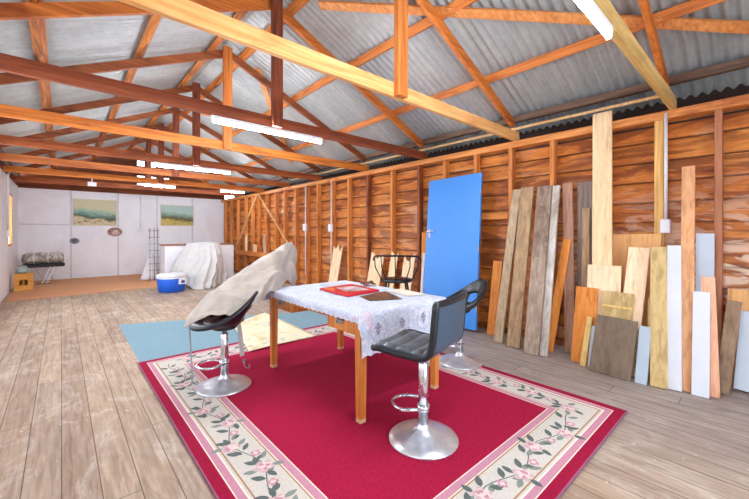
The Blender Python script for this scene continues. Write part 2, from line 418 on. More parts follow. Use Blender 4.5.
# roof trusses
tr_spec = [(.61, 0, 0, 0, None), (2.15, 1, 0, 0, 2.17), (3.66, 2, 1, 0, 1.775), (5.10, 3, 0, 1, 1.74), (6.70, 4, 1, 1, 1.76), (8.20, 5, 1, 1, 1.77), (9.70, 3, 1, 1, 1.78), (11.30, 4, 1, 1, 1.78)]
tr_lab = ['roof truss with a greenish pine tie beam at the top right of the picture',
          'roof truss with the palest pine tie beam crossing the top of the picture',
          'dark red-brown roof truss carrying the long lit tube above the table',
          'bright orange roof truss just behind the dark red-brown one',
          'brown roof truss carrying the second long lit tube, behind the orange truss',
          'tan-brown unlit roof truss, second behind the orange one',
          'orange roof truss near the far wall, with tube lights on its tie beam',
          'brown roof truss closest to the white far wall']
for (Y, ti, pi, ri, px), lab in zip(tr_spec, tr_lab):
    t = thing('roof_truss', lab, 'roof truss', (XC, Y, ZP), 0, 'roof trusses')
    b = MB(); b.beam((XL+.02, Y, ZP+.06), (XR-.02, Y, ZP+.06), .045, .12); obj('tie_beam', b, TC[ti], t)
    for sgn in (-1, 1):
        xe = XR-.05 if sgn > 0 else XL+.05
        zt = zroof(xe, -.09)
        b = MB(); b.beam((XC+sgn*.01, Y+.048, zroof(XC, -.095)), (xe, Y+.048, zt), .045, .1, (0,0,1)); obj('rafter', b, TR[ri], t)
    if px:
        b = MB(); ztop = zroof(px, -.04)
        b.box(px, Y-.054, (ZP+.0+ztop)/2, .115, .06, ztop-ZP, .003); obj('king_post', b, TP[pi], t)

# ------------------------------------------------------------------ lights
M['tube'] = emit('lit_tube', (238,244,255), 275.)
def tube_light(x0, x1, y, lab, z=2.40, g='fluorescent tubes'):
    t = thing('fluorescent_light', lab, 'ceiling light', ((x0+x1)/2, y, z), 0, g)
    b = MB(); b.box((x0+x1)/2, y, z+.038, x1-x0, .036, .038, .005); obj('batten_housing', b, M['pvc'], t)
    b = MB(); b.tube([(x0+.02, y, z), (x1-.02, y, z)], .015, 12); obj('tube', b, M['tube'], t)
    for x in (x0+.012, x1-.012):
        b = MB(); b.box(x, y, z+.002, .02, .03, .036, .003); obj('lamp_holder', b, M['pvc'], t)
tube_light(1.10, 2.31, .60, 'bright tube light at the very top, running out of the picture')
tube_light(1.10, 2.39, 3.65, 'long lit tube on the dark red-brown truss above the table')
tube_light(1.13, 2.37, 6.69, 'lit tube light second from the table, pointing towards the far paintings')
tube_light(1.45, 2.1, 9.69, 'short glowing tube half hidden by tie beams under the gable window')
tube_light(3.15, 3.8, 9.69, 'small lit tube near the far right corner by the bare studs')

# ---------------------------------------------------- fittings on the walls
def conduit(name, lab, pts, boxes, r=.012, cat='conduit', g='white conduits on the stud wall'):
    t = thing(name, lab, cat, pts[-1], 0, g)
    b = MB(); b.tube(pts, r, 10); obj('pipe', b, M['pvc'], t)
    for (c, s) in boxes:
        b = MB(); b.box(*c, *s, .006); so = obj('socket_box', b, M['pvc'], t)
    return t
xs = XR-.118
conduit('conduit', 'white conduit ending in a switch box beside the pale stud, above leaning boards', [(xs, .655, 2.43), (xs, .655, 1.43)], [((xs-.015, .655, 1.36), (.05, .075, .13))], .014)
conduit('conduit', 'white boxed conduit on the studs, nearer the metal chair of two', [(xs, 6.19, 2.40), (xs, 6.19, .3)], [((xs-.015, 6.19, 1.40), (.05, .13, .16))])
conduit('conduit', 'white conduit with a box, above the peak of the grey canvas', [(xs, 7.24, 2.40), (xs, 7.24, .3)], [((xs-.015, 7.24, 1.42), (.05, .13, .16))])
conduit('conduit', 'grey conduit dropping down the white left wall to a switch', [(XL+.09, 10.47, 2.62), (XL+.02, 10.47, 2.5), (XL+.02, 10.47, 1.35)], [((XL+.02, 10.47, 1.28), (.04, .09, .14))], .02, 'conduit', 'conduits on the white walls')
conduit('conduit', 'thin white conduit to a small switch between the two paintings', [(1.86, YB-.02, 2.44), (1.85, YB-.02, 1.42)], [((1.85, YB-.02, 1.38), (.11, .03, .1))], .014, 'conduit', 'conduits on the white walls')
b = MB(); b.box(.50, 9.70, 2.34, .15, .05, .09, .01); b.tube([(.5, 9.70, 2.38), (.5, 9.70, 2.459)], .012)
tag(obj('junction_box', b, M['pvc']), 'small white junction box hanging under a far tie beam', 'junction box')

# paintings
def painting(lab, x0, x1, z0, z1, mat):
    t = thing('painting', lab, 'painting', ((x0+x1)/2, YB-.02, z0), 0, 'landscape paintings on the white wall')
    f = MB(); w = .02; y = YB-.022
    for x in (x0+w/2, x1-w/2): f.box(x, y, (z0+z1)/2, w, .03, z1-z0, .002)
    for z in (z0+w/2, z1-w/2): f.box((x0+x1)/2, y, z, x1-x0-2*w, .03, w, .002)
    obj('frame', f, plain('pale_frame', (214,206,178), .6), t)
    c = MB(); c.box((x0+x1)/2, YB-.018, (z0+z1)/2, x1-x0-2*w, .015, z1-z0-2*w); obj('canvas', c, mat, t)
painting('wide landscape painting of pale hills and rocky shore, above the two wall plates', .25, 1.25, 1.50, 2.26, landscape('painted_shore', 1.5, .76, 1.7, (206,204,168), (160,190,164), (98,150,140), (214,200,160), (84,74,56)))
painting('landscape painting of a dark hill over a yellow field, above the dust sheet', 2.40, 3.38, 1.52, 2.2, landscape('painted_field', 1.5, .68, 4.2, (178,206,196), (140,172,150), (96,112,92), (206,188,104), (122,108,50)))
def wall_plate(name, lab, x, z, rx, rz, m1, m2):
    o = MB()
    pts = [(x+rx*math.cos(2*PI*k/28), YB-.03, z+rz*math.sin(2*PI*k/28)) for k in range(28)]
    back = [(p[0], YB-.002, p[2]) for p in pts]
    mid = [(x+(p[0]-x)*.6, YB-.022, z+(p[2]-z)*.6) for p in pts]
    for k in range(28):
        q = (k+1) % 28
        o.poly([pts[k], pts[q], back[q], back[k]]); o.poly([pts[k], pts[q], mid[q], mid[k]])
    o.mi = 1; o.poly(mid)
    tag(obj(name, o, [m1, m2]), lab, 'wall plate', 'decorative plates on the white wall')
wall_plate('wall_plate', 'small grey oval plate at the lower left corner of the shore painting', .285, 1.06, .11, .085, plain('pewter', (128,132,138), .4, .5), plain('pewter_dark', (84,88,96), .5, .3))
wall_plate('wall_plate', 'reddish brown oval plate at the lower right corner of the shore painting', 1.21, 1.315, .18, .13, plain('red_brown_glaze', (150,96,84), .35), plain('pale_glaze', (196,170,150), .35, 0., .5, 30.))

# ----------------------------------------------------------- floor coverings
def slab_on_floor(name, pts, z0, t, mat, lab, cat, n=1):
    b = MB(); N = len(pts)
    top = [(p[0], p[1], z0+t) for p in pts]; bot = [(p[0], p[1], z0) for p in pts]
    b.poly(top); b.poly(bot[::-1])
    for k in range(N): b.poly([bot[k], bot[(k+1) % N], top[(k+1) % N], top[k]])
    o = obj(name, b, mat)
    return tag(o, lab, cat)
def pile_mat(name, c, var=.12, sc=60.):
    t = NT(name); L = lin(c); n = t.noise(t.coord(), sc, 4., .7); m = t.noise(t.coord(), 1.6, 4., .6)
    a = t.ramp(n, [(.3, tuple(x*(1-var) for x in L[:3])+(1,)), (.7, tuple(min(1, x*(1+var)) for x in L[:3])+(1,))])
    a = t.mix(t.math('MULTIPLY', m, .35), a, tuple(x*.72 for x in L[:3])+(1,))
    return t.out(a, .95, 0., n, .25, .1)
slab_on_floor('floor_mat', [(-.77, 9.5), (2.4, 9.72), (2.4, 13.0), (-.79, 13.0)], .001, .012, pile_mat('tan_mat', (214,158,118)), 'tan brown floor mat running along the white far wall', 'floor mat')
slab_on_floor('blue_mat', [(.59, 3.9), (3.3, 3.95), (3.34, 4.98), (2.9, 5.1), (.6, 6.09)], .001, .004, pile_mat('blue_grey_mat', (136,168,180)), 'plain blue-grey carpet offcut showing behind the red rug', 'carpet')

# the red rug: pile bands, with the woven vines as faces of the same mesh
RX0, RX1, RY0, RY1 = .562, 3.045, .680, 4.145
rm = [pile_mat('rug_crimson', (158,26,60), .25, 90.), pile_mat('rug_pink', (202,144,160)), pile_mat('rug_cream', (242,232,214)), pile_mat('rug_tan_line', (176,136,96)),
      pile_mat('rug_ivory', (212,206,194)), pile_mat('rug_red_field', (166,28,62), .28, 60.), pile_mat('rug_fringe', (150,96,120)),
      pile_mat('rug_leaf', (100,110,106)), pile_mat('rug_rose', (212,178,178)), pile_mat('rug_rose_pale', (230,208,202)), pile_mat('rug_leaf_light', (138,148,138)), pile_mat('rug_rose_dark', (202,146,158))]
b = MB(); zt = .017
ins = [0, .008, .068, .074, .112, .120, .133, .142, .338, .346, .352, .394, .400]
mids = [6, 0, 2, 1, 2, 4, 3, 4, 3, 2, 1, 2]
def rect(i): return [(RX0+i, RY0+i, zt), (RX1-i, RY0+i, zt), (RX1-i, RY1-i, zt), (RX0+i, RY1-i, zt)]
for (a, c, mi) in zip(ins, ins[1:], mids):
    b.mi = mi; A, D = rect(a), rect(c)
    for k in range(4):
        q = (k+1) % 4; b.poly([A[k], A[q], D[q], D[k]])
b.mi = 5; b.poly(rect(ins[-1]))
b.mi = 6; o4 = rect(0); l4 = [(p[0], p[1], .006) for p in o4]
for k in range(4): b.poly([l4[k], l4[(k+1) % 4], o4[(k+1) % 4], o4[k]])
lay = [0]
def leaf(cx, cy, ang, L, W, mi, z):
    lay[0] = (lay[0]+1) % 16; z += lay[0]*2.5e-5
    b.mi = mi; up, dn = [], []
    for k in range(7):
        u = k/6; w = W*math.sin(PI*u)**.8*(1-.25*u)
        x, y = (u-.5)*L, w
        up.append((cx+x*math.cos(ang)-y*math.sin(ang), cy+x*math.sin(ang)+y*math.cos(ang), z))
        if 0 < k < 6: dn.append((cx+x*math.cos(ang)+y*math.sin(ang), cy+x*math.sin(ang)-y*math.cos(ang), z))
    b.poly(up+dn[::-1])
def blob(cx, cy, r, mi, z, lob=5, ph=0.):
    lay[0] = (lay[0]+1) % 16; z += lay[0]*2.5e-5
    b.mi = mi; b.poly([(cx+r*(1+.2*math.cos(lob*a+ph))*math.cos(a), cy+r*(1+.2*math.cos(lob*a+ph))*math.sin(a), z) for a in [2*PI*k/30 for k in range(30)]])
def vine(p, q):
    p, q = Vector(p), Vector(q); d = (q-p); L = d.length; d.normalize(); nrm = Vector((-d.y, d.x)); a0 = math.atan2(d.y, d.x)
    pts = [p + d*(L*u/60) + nrm*(.035*math.sin(2*PI*u/60*L/.55)) for u in range(61)]
    b.mi = 7
    for s, e in zip(pts, pts[1:]):
        m = Vector((-(e-s).y, (e-s).x)).normalized()*.003
        b.poly([(s.x+m.x, s.y+m.y, zt+.0003), (e.x+m.x, e.y+m.y, zt+.0003), (e.x-m.x, e.y-m.y, zt+.0003), (s.x-m.x, s.y-m.y, zt+.0003)])
    u = .06; k = 0
    while u < L-.05:
        c = p + d*u + nrm*(.035*math.sin(2*PI*u/.55)); side = 1 if k % 2 else -1
        if k % 4 == 0:
            f = c + nrm*(random.uniform(-.02, .02))
            blob(f.x, f.y, .048, 8, zt+.0013, 5, random.random()*6); blob(f.x+.008, f.y, .034, 9, zt+.0018, 5, random.random()*6)
            for j in range(3):
                a = random.random()*6.3; blob(f.x+.022*math.cos(a), f.y+.022*math.sin(a), .012, 11, zt+.0024, 3, a)
            for j in range(4):
                a = j*PI/2 + random.uniform(-.4, .4); leaf(f.x+.078*math.cos(a), f.y+.078*math.sin(a), a+random.uniform(-.5, .5), .075, .019, 7 if j % 2 else 10, zt+.0008)
        elif k % 4 == 2:
            f = c + nrm*.03*side; blob(f.x, f.y, .026, 11, zt+.0013, 4, random.random()*6); blob(f.x, f.y, .014, 9, zt+.0018, 4, 0)
            leaf(f.x-d.x*.05, f.y-d.y*.05, a0+.9*side, .055, .014, 7, zt+.0008)
        else:
            f = c + nrm*.045*side; leaf(f.x, f.y, a0+side*.8, .085, .021, 7, zt+.0008)
            f = c - nrm*.04*side + d*.03; leaf(f.x, f.y, a0-side*.7, .075, .018, 10 if k % 3 else 7, zt+.0008)
        u += .072; k += 1
m = .24
vine((RX0+m, RY0+m), (RX0+m, RY1-m)); vine((RX1-m, RY0+m), (RX1-m, RY1-m)); vine((RX0+m+.1, RY0+m), (RX1-m-.1, RY0+m)); vine((RX0+m+.1, RY1-m), (RX1-m-.1, RY1-m))
tag(obj('rug', b, rm), 'large crimson rug with an ivory floral border under the table', 'rug')

# painted drop cloth on the floor behind the table
t = NT('painted_cloth'); n = t.noise(t.coord((1.4, 1, 1), (2, 0, 0)), 3.2, 5., .6, 1.); n2 = t.noise(t.coord((1, 1.2, 1), (7, 3, 0)), 4., 4., .6, 1.2)
c = t.mix(t.math('MULTIPLY', t.ramp(n, [(.56, (0,0,0,1)), (.62, (1,1,1,1))]), .55), lin((238,226,190)), lin((222,190,120)))
c = t.mix(t.math('MULTIPLY', t.ramp(n2, [(.60, (0,0,0,1)), (.66, (1,1,1,1))]), .6), c, lin((142,152,172)))
M['pcloth'] = t.out(c, .85)
b = MB()
Q = [Vector((1.50, 3.70, 0)), Vector((2.36, 3.72, 0)), Vector((2.40, 5.3, 0)), Vector((1.78, 5.0, 0))]
def pc(u, v):
    p = (Q[0]*(1-u)+Q[1]*u)*(1-v) + (Q[3]*(1-u)+Q[2]*u)*v
    return (p.x, p.y,   .030 + .006*math.sin(5*u+3*v)+.004*noise.noise(p*4))
b.grid(pc, 16, 24)
tag(solid(obj('drop_cloth', b, M['pcloth']), .004), 'cream cloth with painted marks spread on the floor behind the table', 'cloth')

# ------------------------------------------------------------------- table
TX0, TX1, TY0, TY1, TZ = 1.47, 2.39, 1.80, 3.19, .755
t = thing('wooden_table', 'orange varnished timber table with two end drawers, mostly covered by a cloth', 'table', ((TX0+TX1)/2, (TY0+TY1)/2, .017))
b = MB(); b.box((TX0+TX1)/2, (TY0+TY1)/2, TZ-.012, TX1-TX0, TY1-TY0, .024, .004); obj('table_top', b, M['table_x'], t)
for x in (TX0+.045, TX1-.09):
    for y in (TY0+.04, TY1-.045):
        b = MB(); w0, w1 = .024, .030
        v = [(x+sx*w, y+sy*w, z) for (w, z) in ((w0, .045), (w1, TZ-.024)) for (sx, sy) in ((-1,-1), (1,-1), (1,1), (-1,1))]
        for q in ((3,2,1,0), (4,5,6,7), (0,1,5,4), (1,2,6,5), (2,3,7,6), (3,0,4,7)): b.poly([v[i] for i in q])
        bmesh.ops.remove_doubles(b.bm, verts=b.bm.verts, dist=1e-5)
        lg = obj('leg', b, M['table'], t)
        b = MB(); b.box(x, y, .0338, .05, .05, .028, .002); obj('leg_tip', b, M['leg_tip'], lg)
xa = TX0+.03
b = MB()
b.box(xa+.012, (TY0+TY1)/2, TZ-.055, .022, TY1-TY0-.16, .06)
obj('apron', b, M['table_x'], t)
b = MB(); b.box((TX0+TX1)/2-.02, TY0+.035, TZ-.085, TX1-TX0-.2, .022, .12); obj('apron', b, M['table_x'], t)
b = MB(); b.box((TX0+TX1)/2-.02, TY1-.04, TZ-.085, TX1-TX0-.2, .022, .12); obj('apron', b, M['table_x'], t)
b = MB(); b.box(TX1-.075, (TY0+TY1)/2, TZ-.085, .022, TY1-TY0-.16, .12); obj('apron', b, M['table_x'], t)
for (y0, y1) in ((TY0+.075, TY0+.42), (TY1-.42, TY1-.08)):
    b = MB(); b.box(xa-.002+.1, (y0+y1)/2, TZ-.095, .2, y1-y0, .125, .004); dr = obj('drawer', b, M['table'], t)
    ym = (y0+y1)/2
    b = MB(); b.box(xa-.010, ym, TZ-.085, .012, .085, .028, .005); hd = obj('handle', b, M['dull_metal'], dr)
    b = MB(); b.tube([(xa-.012, ym-.032, TZ-.09), (xa-.026, ym-.02, TZ-.1), (xa-.026, ym+.02, TZ-.1), (xa-.012, ym+.032, TZ-.09)], .004, 8); obj('pull', b, M['dull_metal'], hd)

# tablecloth: sheet with scalloped hem laid over the top, printed motifs as faces
def cloth_mat(name):
    t = NT(name); n = t.noise(t.coord((1,1,1)), 11., 5., .65, 1.6)
    a = t.ramp(n, [(.42, lin((206,212,222))), (.52, lin((178,188,208))), (.57, lin((210,216,226)))])
    m = t.noise(t.coord(), 3., 3., .5)
    n3 = t.noise(t.coord((1,1,1), (3, 8, 1)), 6., 4., .6, 1.)
    a = t.mix(t.math('MULTIPLY', t.ramp(n3, [(.6, (0,0,0,1)), (.68, (1,1,1,1))]), .35), a, lin((214,160,168)))
    return t.out(a, .85, 0., m, .1)
M['cloth'] = cloth_mat('printed_lace_cloth'); M['motif'] = plain('print_plum', (122,104,130), .9); M['motif2'] = plain('print_grey', (166,174,194), .9)
OV = dict(x0=.075, x1=.30, y0=.30, y1=.12)
def cloth_pt(sx, sy):
    dx = min(0, sx-TX0) + max(0, sx-TX1); dy = min(0, sy-TY0) + max(0, sy-TY1)
    x = min(max(sx, TX0), TX1); y = min(max(sy, TY0), TY1); z = TZ+.006
    d = math.hypot(dx, dy)
    if d > 0:
        ux, uy = dx/d, dy/d
        out = .012 + .03*(1-math.exp(-d*3)) * (1.+.5*math.sin(sx*17)*math.sin(sy*15))*.55
        if dx and dy: out += .05*min(1, min(abs(dx), abs(dy))*8)
        r = min(1, d/.03)
        x += ux*out*r; y += uy*out*r; z -= max(0, d-.008)
    else:
        z += .0018*noise.noise(Vector((sx*6, sy*6, 0)))
    return Vector((x, y, z))
b = MB(); X0, X1, Y0, Y1 = TX0-OV['x0'], TX1+OV['x1'], TY0-OV['y0'], TY1+OV['y1']
nu, nv = 110, 150
def cf(u, v):
    su = X0+(X1-X0)*u; sv = Y0+(Y1-Y0)*v
    sc = .012
    if u < 1e-6: su += sc*abs(math.sin(v*Y1*PI*9))
    if u > 1-1e-6: su -= sc*abs(math.sin(v*PI*22))
    if v < 1e-6: sv += sc*abs(math.sin(u*PI*16))
    if v > 1-1e-6: sv -= sc*abs(math.sin(u*PI*16))
    return cloth_pt(su, sv)
b.grid(cf, nu, nv)
for f in b.bm.faces: f.material_index = 0
def motif(cx, cy, s, vertical=True, mi=1):
    """a printed flower basket, laid on the cloth"""
    def P(a, c):
        sx, sy = cx+a*s, cy+c*s
        p = cloth_pt(sx, sy); e = cloth_pt(sx, sy-.01) - p; g = cloth_pt(sx+.01, sy) - p
        nn = g.cross(-e).normalized(); return p + nn*.0045
    b.mi = mi
    for (px, py, r) in ((0, .55, .22), (-.4, .2, .18), (.4, .2, .18), (0, .05, .2), (-.22, -.28, .16), (.24, -.3, .16), (0, -.6, .2)):
        for k in range(4):
            a = k*PI/2+.4
            b.poly([P(px+.02*math.cos(a), py+.02*math.sin(a)), P(px+r*math.cos(a-.5), py+r*math.sin(a-.5)), P(px+r*1.15*math.cos(a), py+r*1.15*math.sin(a)), P(px+r*math.cos(a+.5), py+r*math.sin(a+.5))])
    b.mi = 2
    for k in range(20):
        a0, a1 = 2*PI*k/20, 2*PI*(k+.55)/20
        b.poly([P(1.35*math.cos(a0), 1.6*math.sin(a0)), P(1.5*math.cos(a0), 1.75*math.sin(a0)), P(1.5*math.cos(a1), 1.75*math.sin(a1)), P(1.35*math.cos(a1), 1.6*math.sin(a1))])
for k in range(4): motif(TX0+.15+.235*k, TY0-.125, .052)
for k in range(4): motif(TX1+.14, TY0+.2+.32*k, .052)
tc = obj('tablecloth', b, [M['cloth'], M['motif'], M['motif2']])
tag(tc, 'white tablecloth with printed flower motifs and a scalloped hem, draped over the table', 'tablecloth')

# things lying on the cloth
zc = TZ+.011
def flat_item(name, quad, z, t_, mat, lab, cat, extra=None):
    b = MB(); top = [(p[0], p[1], z+t_) for p in quad]; bot = [(p[0], p[1], z) for p in quad]
    b.poly(top); b.poly(bot[::-1])
    for k in range(4): b.poly([bot[k], bot[(k+1) % 4], top[(k+1) % 4], top[k]])
    o = obj(name, b, mat); return tag(o, lab, cat)
fo = flat_item('red_folder', [(1.77, 2.33), (2.16, 2.36), (2.20, 2.82), (1.80, 2.79)], zc, .014, plain('red_folder_card', (206,28,44), .35, 0., .1), 'glossy red folder lying open on the tablecloth', 'folder')
b = MB(); b.mi = 0
b.poly([(1.87, 2.46, zc+.0155), (2.10, 2.40, zc+.0155), (2.14, 2.68, zc+.0155), (1.93, 2.72, zc+.0155)])
ps = obj('cover_picture', b, plain('pale_print', (226,196,196), .3, 0., .5, 9.)); ps.parent = fo
b = MB(); b.poly([(1.80, 2.55, zc+.0152), (1.92, 2.72, zc+.0152), (1.86, 2.78, zc+.0152), (1.81, 2.75, zc+.0152)]); ps = obj('cover_picture', b, plain('orange_print', (236,110,60), .3)); ps.parent = fo
tn = NT('dark_print'); nn = tn.noise(tn.coord(), 14., 5., .7, 1.)
M['dprint'] = tn.out(tn.ramp(nn, [(.35, lin((56,48,46))), (.55, lin((104,82,66))), (.68, lin((186,110,74)))]), .3)
flat_item('photo_print', [(1.80, 2.08), (2.05, 1.97), (2.2, 2.32), (1.86, 2.27)], zc, .003, M['dprint'], 'dark brown photo print beside the red folder', 'print')
flat_item('paper_sheet', [(2.17, 2.02), (2.36, 1.98), (2.40, 2.32), (2.24, 2.36)], zc, .002, plain('cream_paper', (232,222,200), .6), 'cream paper sheet on the right side of the tablecloth', 'paper')
flat_item('paper_sheet', [(1.98, 2.88), (2.24, 2.86), (2.28, 3.1), (2.0, 3.1)], zc, .002, plain('grey_paper', (196,202,210), .5), 'grey paper sheet behind the red folder', 'paper')
b = MB()
def dl(u, v):
    a = 2*PI*u; r = .075*(1+.25*math.sin(5*a))*v
    return (2.33+r*math.cos(a), 2.72+r*.8*math.sin(a), zc+.018+.014*v*math.sin(3*a)+.03*(1-v)*0.5)
b.grid(dl, 30, 5); bmesh.ops.remove_doubles(b.bm, verts=b.bm.verts, dist=1e-5)
tag(solid(obj('wooden_dish', b, plain('brown_dish', (104,62,48), .5)), .006), 'small brown leaf shaped dish at the back of the tablecloth', 'dish')

# ------------------------------------------------------------------ stools
def stool_base(t, top):
    """disc foot, gas column, foot ring: +Y is the front"""
    b = MB(); b.lathe([(0, .0), (.212, .0), (.215, .006), (.210, .012), (.145, .030), (.085, .048), (.05, .068), (.034, .085), (.034, .098), (0, .1)], 48); obj('base', b, M['chrome_worn'], t, True)
    b = MB(); b.lathe([(.0, .098), (.031, .098), (.031, top-.07), (.027, top-.065), (.0, top-.064)], 24); obj('column', b, M['chrome'], t, True)
    b = MB(); b.lathe([(0, top-.064), (.023, top-.064), (.023, top-.02), (.07, top-.012), (.07, top), (0, top)], 24); obj('piston', b, M['chrome'], t, True)
    pts = [(.03, .02, .30)]
    for k in range(15):
        a = PI*(k/14); pts.append((.105*math.cos(a), .09+.12*math.sin(a), .195))
    pts[0] = (.03, -.01, .195); pts.append((-.03, -.01, .195))
    b = MB(); b.tube(pts, .0095, 10); b.lathe([(.031, .175), (.038, .175), (.038, .215), (.031, .215)], 24); obj('footrest', b, M['chrome'], t, True)
    b = MB(); b.tube([(.02, .05, top-.03), (.12, .13, top-.04), (.16, .16, top-.055)], .006, 8); b.tube([(.15, .153, top-.05), (.185, .18, top-.062)], .011, 8); obj('lever', b, M['dull_metal'], t, True)

def tufted_stool(lab, loc, rz, g):
    t = thing('bar_stool', lab, 'bar stool', loc, rz, g)
    sz = .553; stool_base(t, sz-.012)
    # side profile of the continuous seat and back, front edge to top edge
    prof = [(y_+.03, z_) for y_, z_ in [(.205, sz+.022), (.17, sz+.028), (.10, sz+.022), (0, sz+.018), (-.09, sz+.018), (-.145, sz+.030), (-.178, sz+.062), (-.192, sz+.11), (-.20, sz+.18), (-.207, sz+.26), (-.214, sz+.33)]]
    def curve(pr, u):
        f = u*(len(pr)-1); i = min(int(f), len(pr)-2); w = f-i
        p0 = pr[max(i-1, 0)]; p1 = pr[i]; p2 = pr[i+1]; p3 = pr[min(i+2, len(pr)-1)]
        return tuple(.5*((2*p1[k])+(-p0[k]+p2[k])*w+(2*p0[k]-5*p1[k]+4*p2[k]-p3[k])*w*w+(-p0[k]+3*p1[k]-3*p2[k]+p3[k])*w**3) for k in (0, 1))
    hw = .205
    def shell(u, v):
        y, z = curve(prof, u); x = (v-.5)*2*hw
        dip = .012*(1-(2*v-1)**2)
        return (x, y - (dip*1.5 if u > .6 else 0), z - (dip if u < .5 else 0))
    b = MB(); b.grid(shell, 50, 14); sh = solid(obj('seat_shell', b, M['slate_leather'], t, True), .034, 0.)
    m = sh.modifiers.new('edge', 'BEVEL'); m.width = .008; m.segments = 2; m.limit_method = 'ANGLE'
    # channel-stitched pad on the inner face
    ch = 9
    def pad(u, v):
        x, y, z = shell(.01+u*.97, .03+v*.94)
        y2, z2 = curve(prof, min(1, .01+u*.97+.01)); y1, z1 = curve(prof, max(0, .01+u*.97-.01))
        ty, tz = y2-y1, z2-z1; L = math.hypot(ty, tz); ny, nz = tz/L, -ty/L
        if nz < 0 and u < .5: ny, nz = -ny, -nz
        if u >= .5 and ny < 0: ny, nz = -ny, -nz
        h = .014 + .022*abs(math.sin(PI*ch*u))**.5 * min(1, 12*min(v, 1-v)+.2)
        if min(v, 1-v) < 1e-6 or min(u, 1-u) < 1e-6: h = .004
        return (x, y+ny*h, z+nz*h)
    b = MB(); b.grid(pad, 108, 12); obj('seat_pad', b, M['seat_leather'], t, True)
    pts = [shell(k/40, 0) for k in range(41)] + [shell(1, k/10) for k in range(1, 11)] + [shell(1-k/40, 1) for k in range(1, 41)] + [shell(0, 1-k/10) for k in range(1, 10)]
    b = MB(); b.tube(pts, .021, 10, True); obj('piping', b, M['black_leather'], t, True)
    return t
tufted_stool('slate leather bar stool with a ribbed seat, standing in front of the table', (1.682, 1.432, .0196), math.atan2(.138, .384)-.12, 'bar stools around the table')

def bucket_stool(lab, loc, rz, g, sz, back=.25, rise=.0):
    t = thing('bar_stool', lab, 'bar stool', loc, rz, g)
    stool_base(t, sz-.02)
    b = MB(); NA, NR = 64, 14
    def shell(u, v):
        a = 2*PI*u; r = v; bk = max(0., -math.sin(a)); fr = max(0., math.sin(a))     # front = +Y
        rx, ry = .225, .215
        x = rx*r*math.cos(a); y = ry*r*math.sin(a) + .05*fr*r*r - .05*bk*r*r
        w = max(0, (r-.45)/.55)
        side = (.5-.5*math.sin(a))**2.2
        z = sz + .012*r*r + back*w**1.6*min(1, 1.05*side) - .015*fr*w
        return (x, y, z)
    def hole(i, j):
        a = 2*PI*(i+.5)/NA; return j in (8, 9, 10) and -math.sin(a) > .80
    b.grid(shell, NA, NR, True, hole); bmesh.ops.remove_doubles(b.bm, verts=b.bm.verts, dist=1e-4)
    sh = solid(obj('seat_shell', b, M['black_leather'], t, True), .038, 0.)
    m = sh.modifiers.new('smooth', 'SUBSURF'); m.levels = 1; m.render_levels = 1
    b = MB(); b.lathe([(0, sz+.015), (.1, sz+.018), (.15, sz+.03), (.16, sz+.024), (.155, sz+.012)], 40); obj('cushion', b, M['seat_leather'], t, True)
    b = MB(); b.lathe([(.0, sz-.045), (.09, sz-.045), (.11, sz-.02), (.0, sz-.015)], 24); obj('seat_plate', b, M['black'], t, True)
    return t
bucket_stool('black bucket bar stool standing between the table and the blue door', (2.95, 2.04, .0196), 1.05, 'bar stools around the table', .545, .25)
bucket_stool('black bucket bar stool half under the grey canvas on the floral border', (1.02, 3.03, .0196), PI/2-.35, 'bar stools around the table', .525, .25)

# ------------------------------------------------ black metal armchair behind
def metal_chair(lab, loc, rz):
    t = thing('metal_chair', lab, 'chair', loc, rz)
    sz = .655
    b = MB(); b.lathe([(0, sz), (.19, sz), (.2, sz+.012), (.195, sz+.035), (.15, sz+.045), (0, sz+.045)], 40); obj('seat', b, M['black_leather'], t, True)
    top = []
    for k in range(25):
        a = PI*(1.02+.96*k/24) ; top.append((.315*math.cos(a), .02+.25*math.sin(a), .985 + .02*math.sin(PI*k/24) - .05*max(0, abs(k-12)-8)/4))
    b = MB(); b.tube(top, .012, 10); obj('back_rail', b, M['black_metal'], t, True)
    for k in (3, 7, 12, 17, 21):
        p = Vector(top[k]); q = Vector((p.x*.68, p.y*.72, sz+.02)); mid = (p+q)/2 + Vector((p.x*.14, 0, .02))
        b = MB(); b.tube([q, mid, p], .007, 8); obj('spindle', b, M['black_metal'], t, True)
    for sx in (-1, 1):
        for sy in (-1, 1):
            b = MB(); b.tube([(sx*.12, sy*.12, sz), (sx*.2, sy*.2, .0)], .012, 8); obj('leg', b, M['black_metal'], t, True)
    b = MB(); b.tube([(.175*math.cos(2*PI*k/24), .175*math.sin(2*PI*k/24), .25) for k in range(24)], .008, 8, True); obj('foot_ring', b, M['black_metal'], t, True)
metal_chair('black metal tub chair with a spindle back, behind the table beside the blue door', (3.31, 3.27, .001), -.9)

# ----------------------------------------------------- grey canvas over stool
M['canvas'] = plain('grey_canvas', (182,172,160), .9, 0., .1, 7., .15)
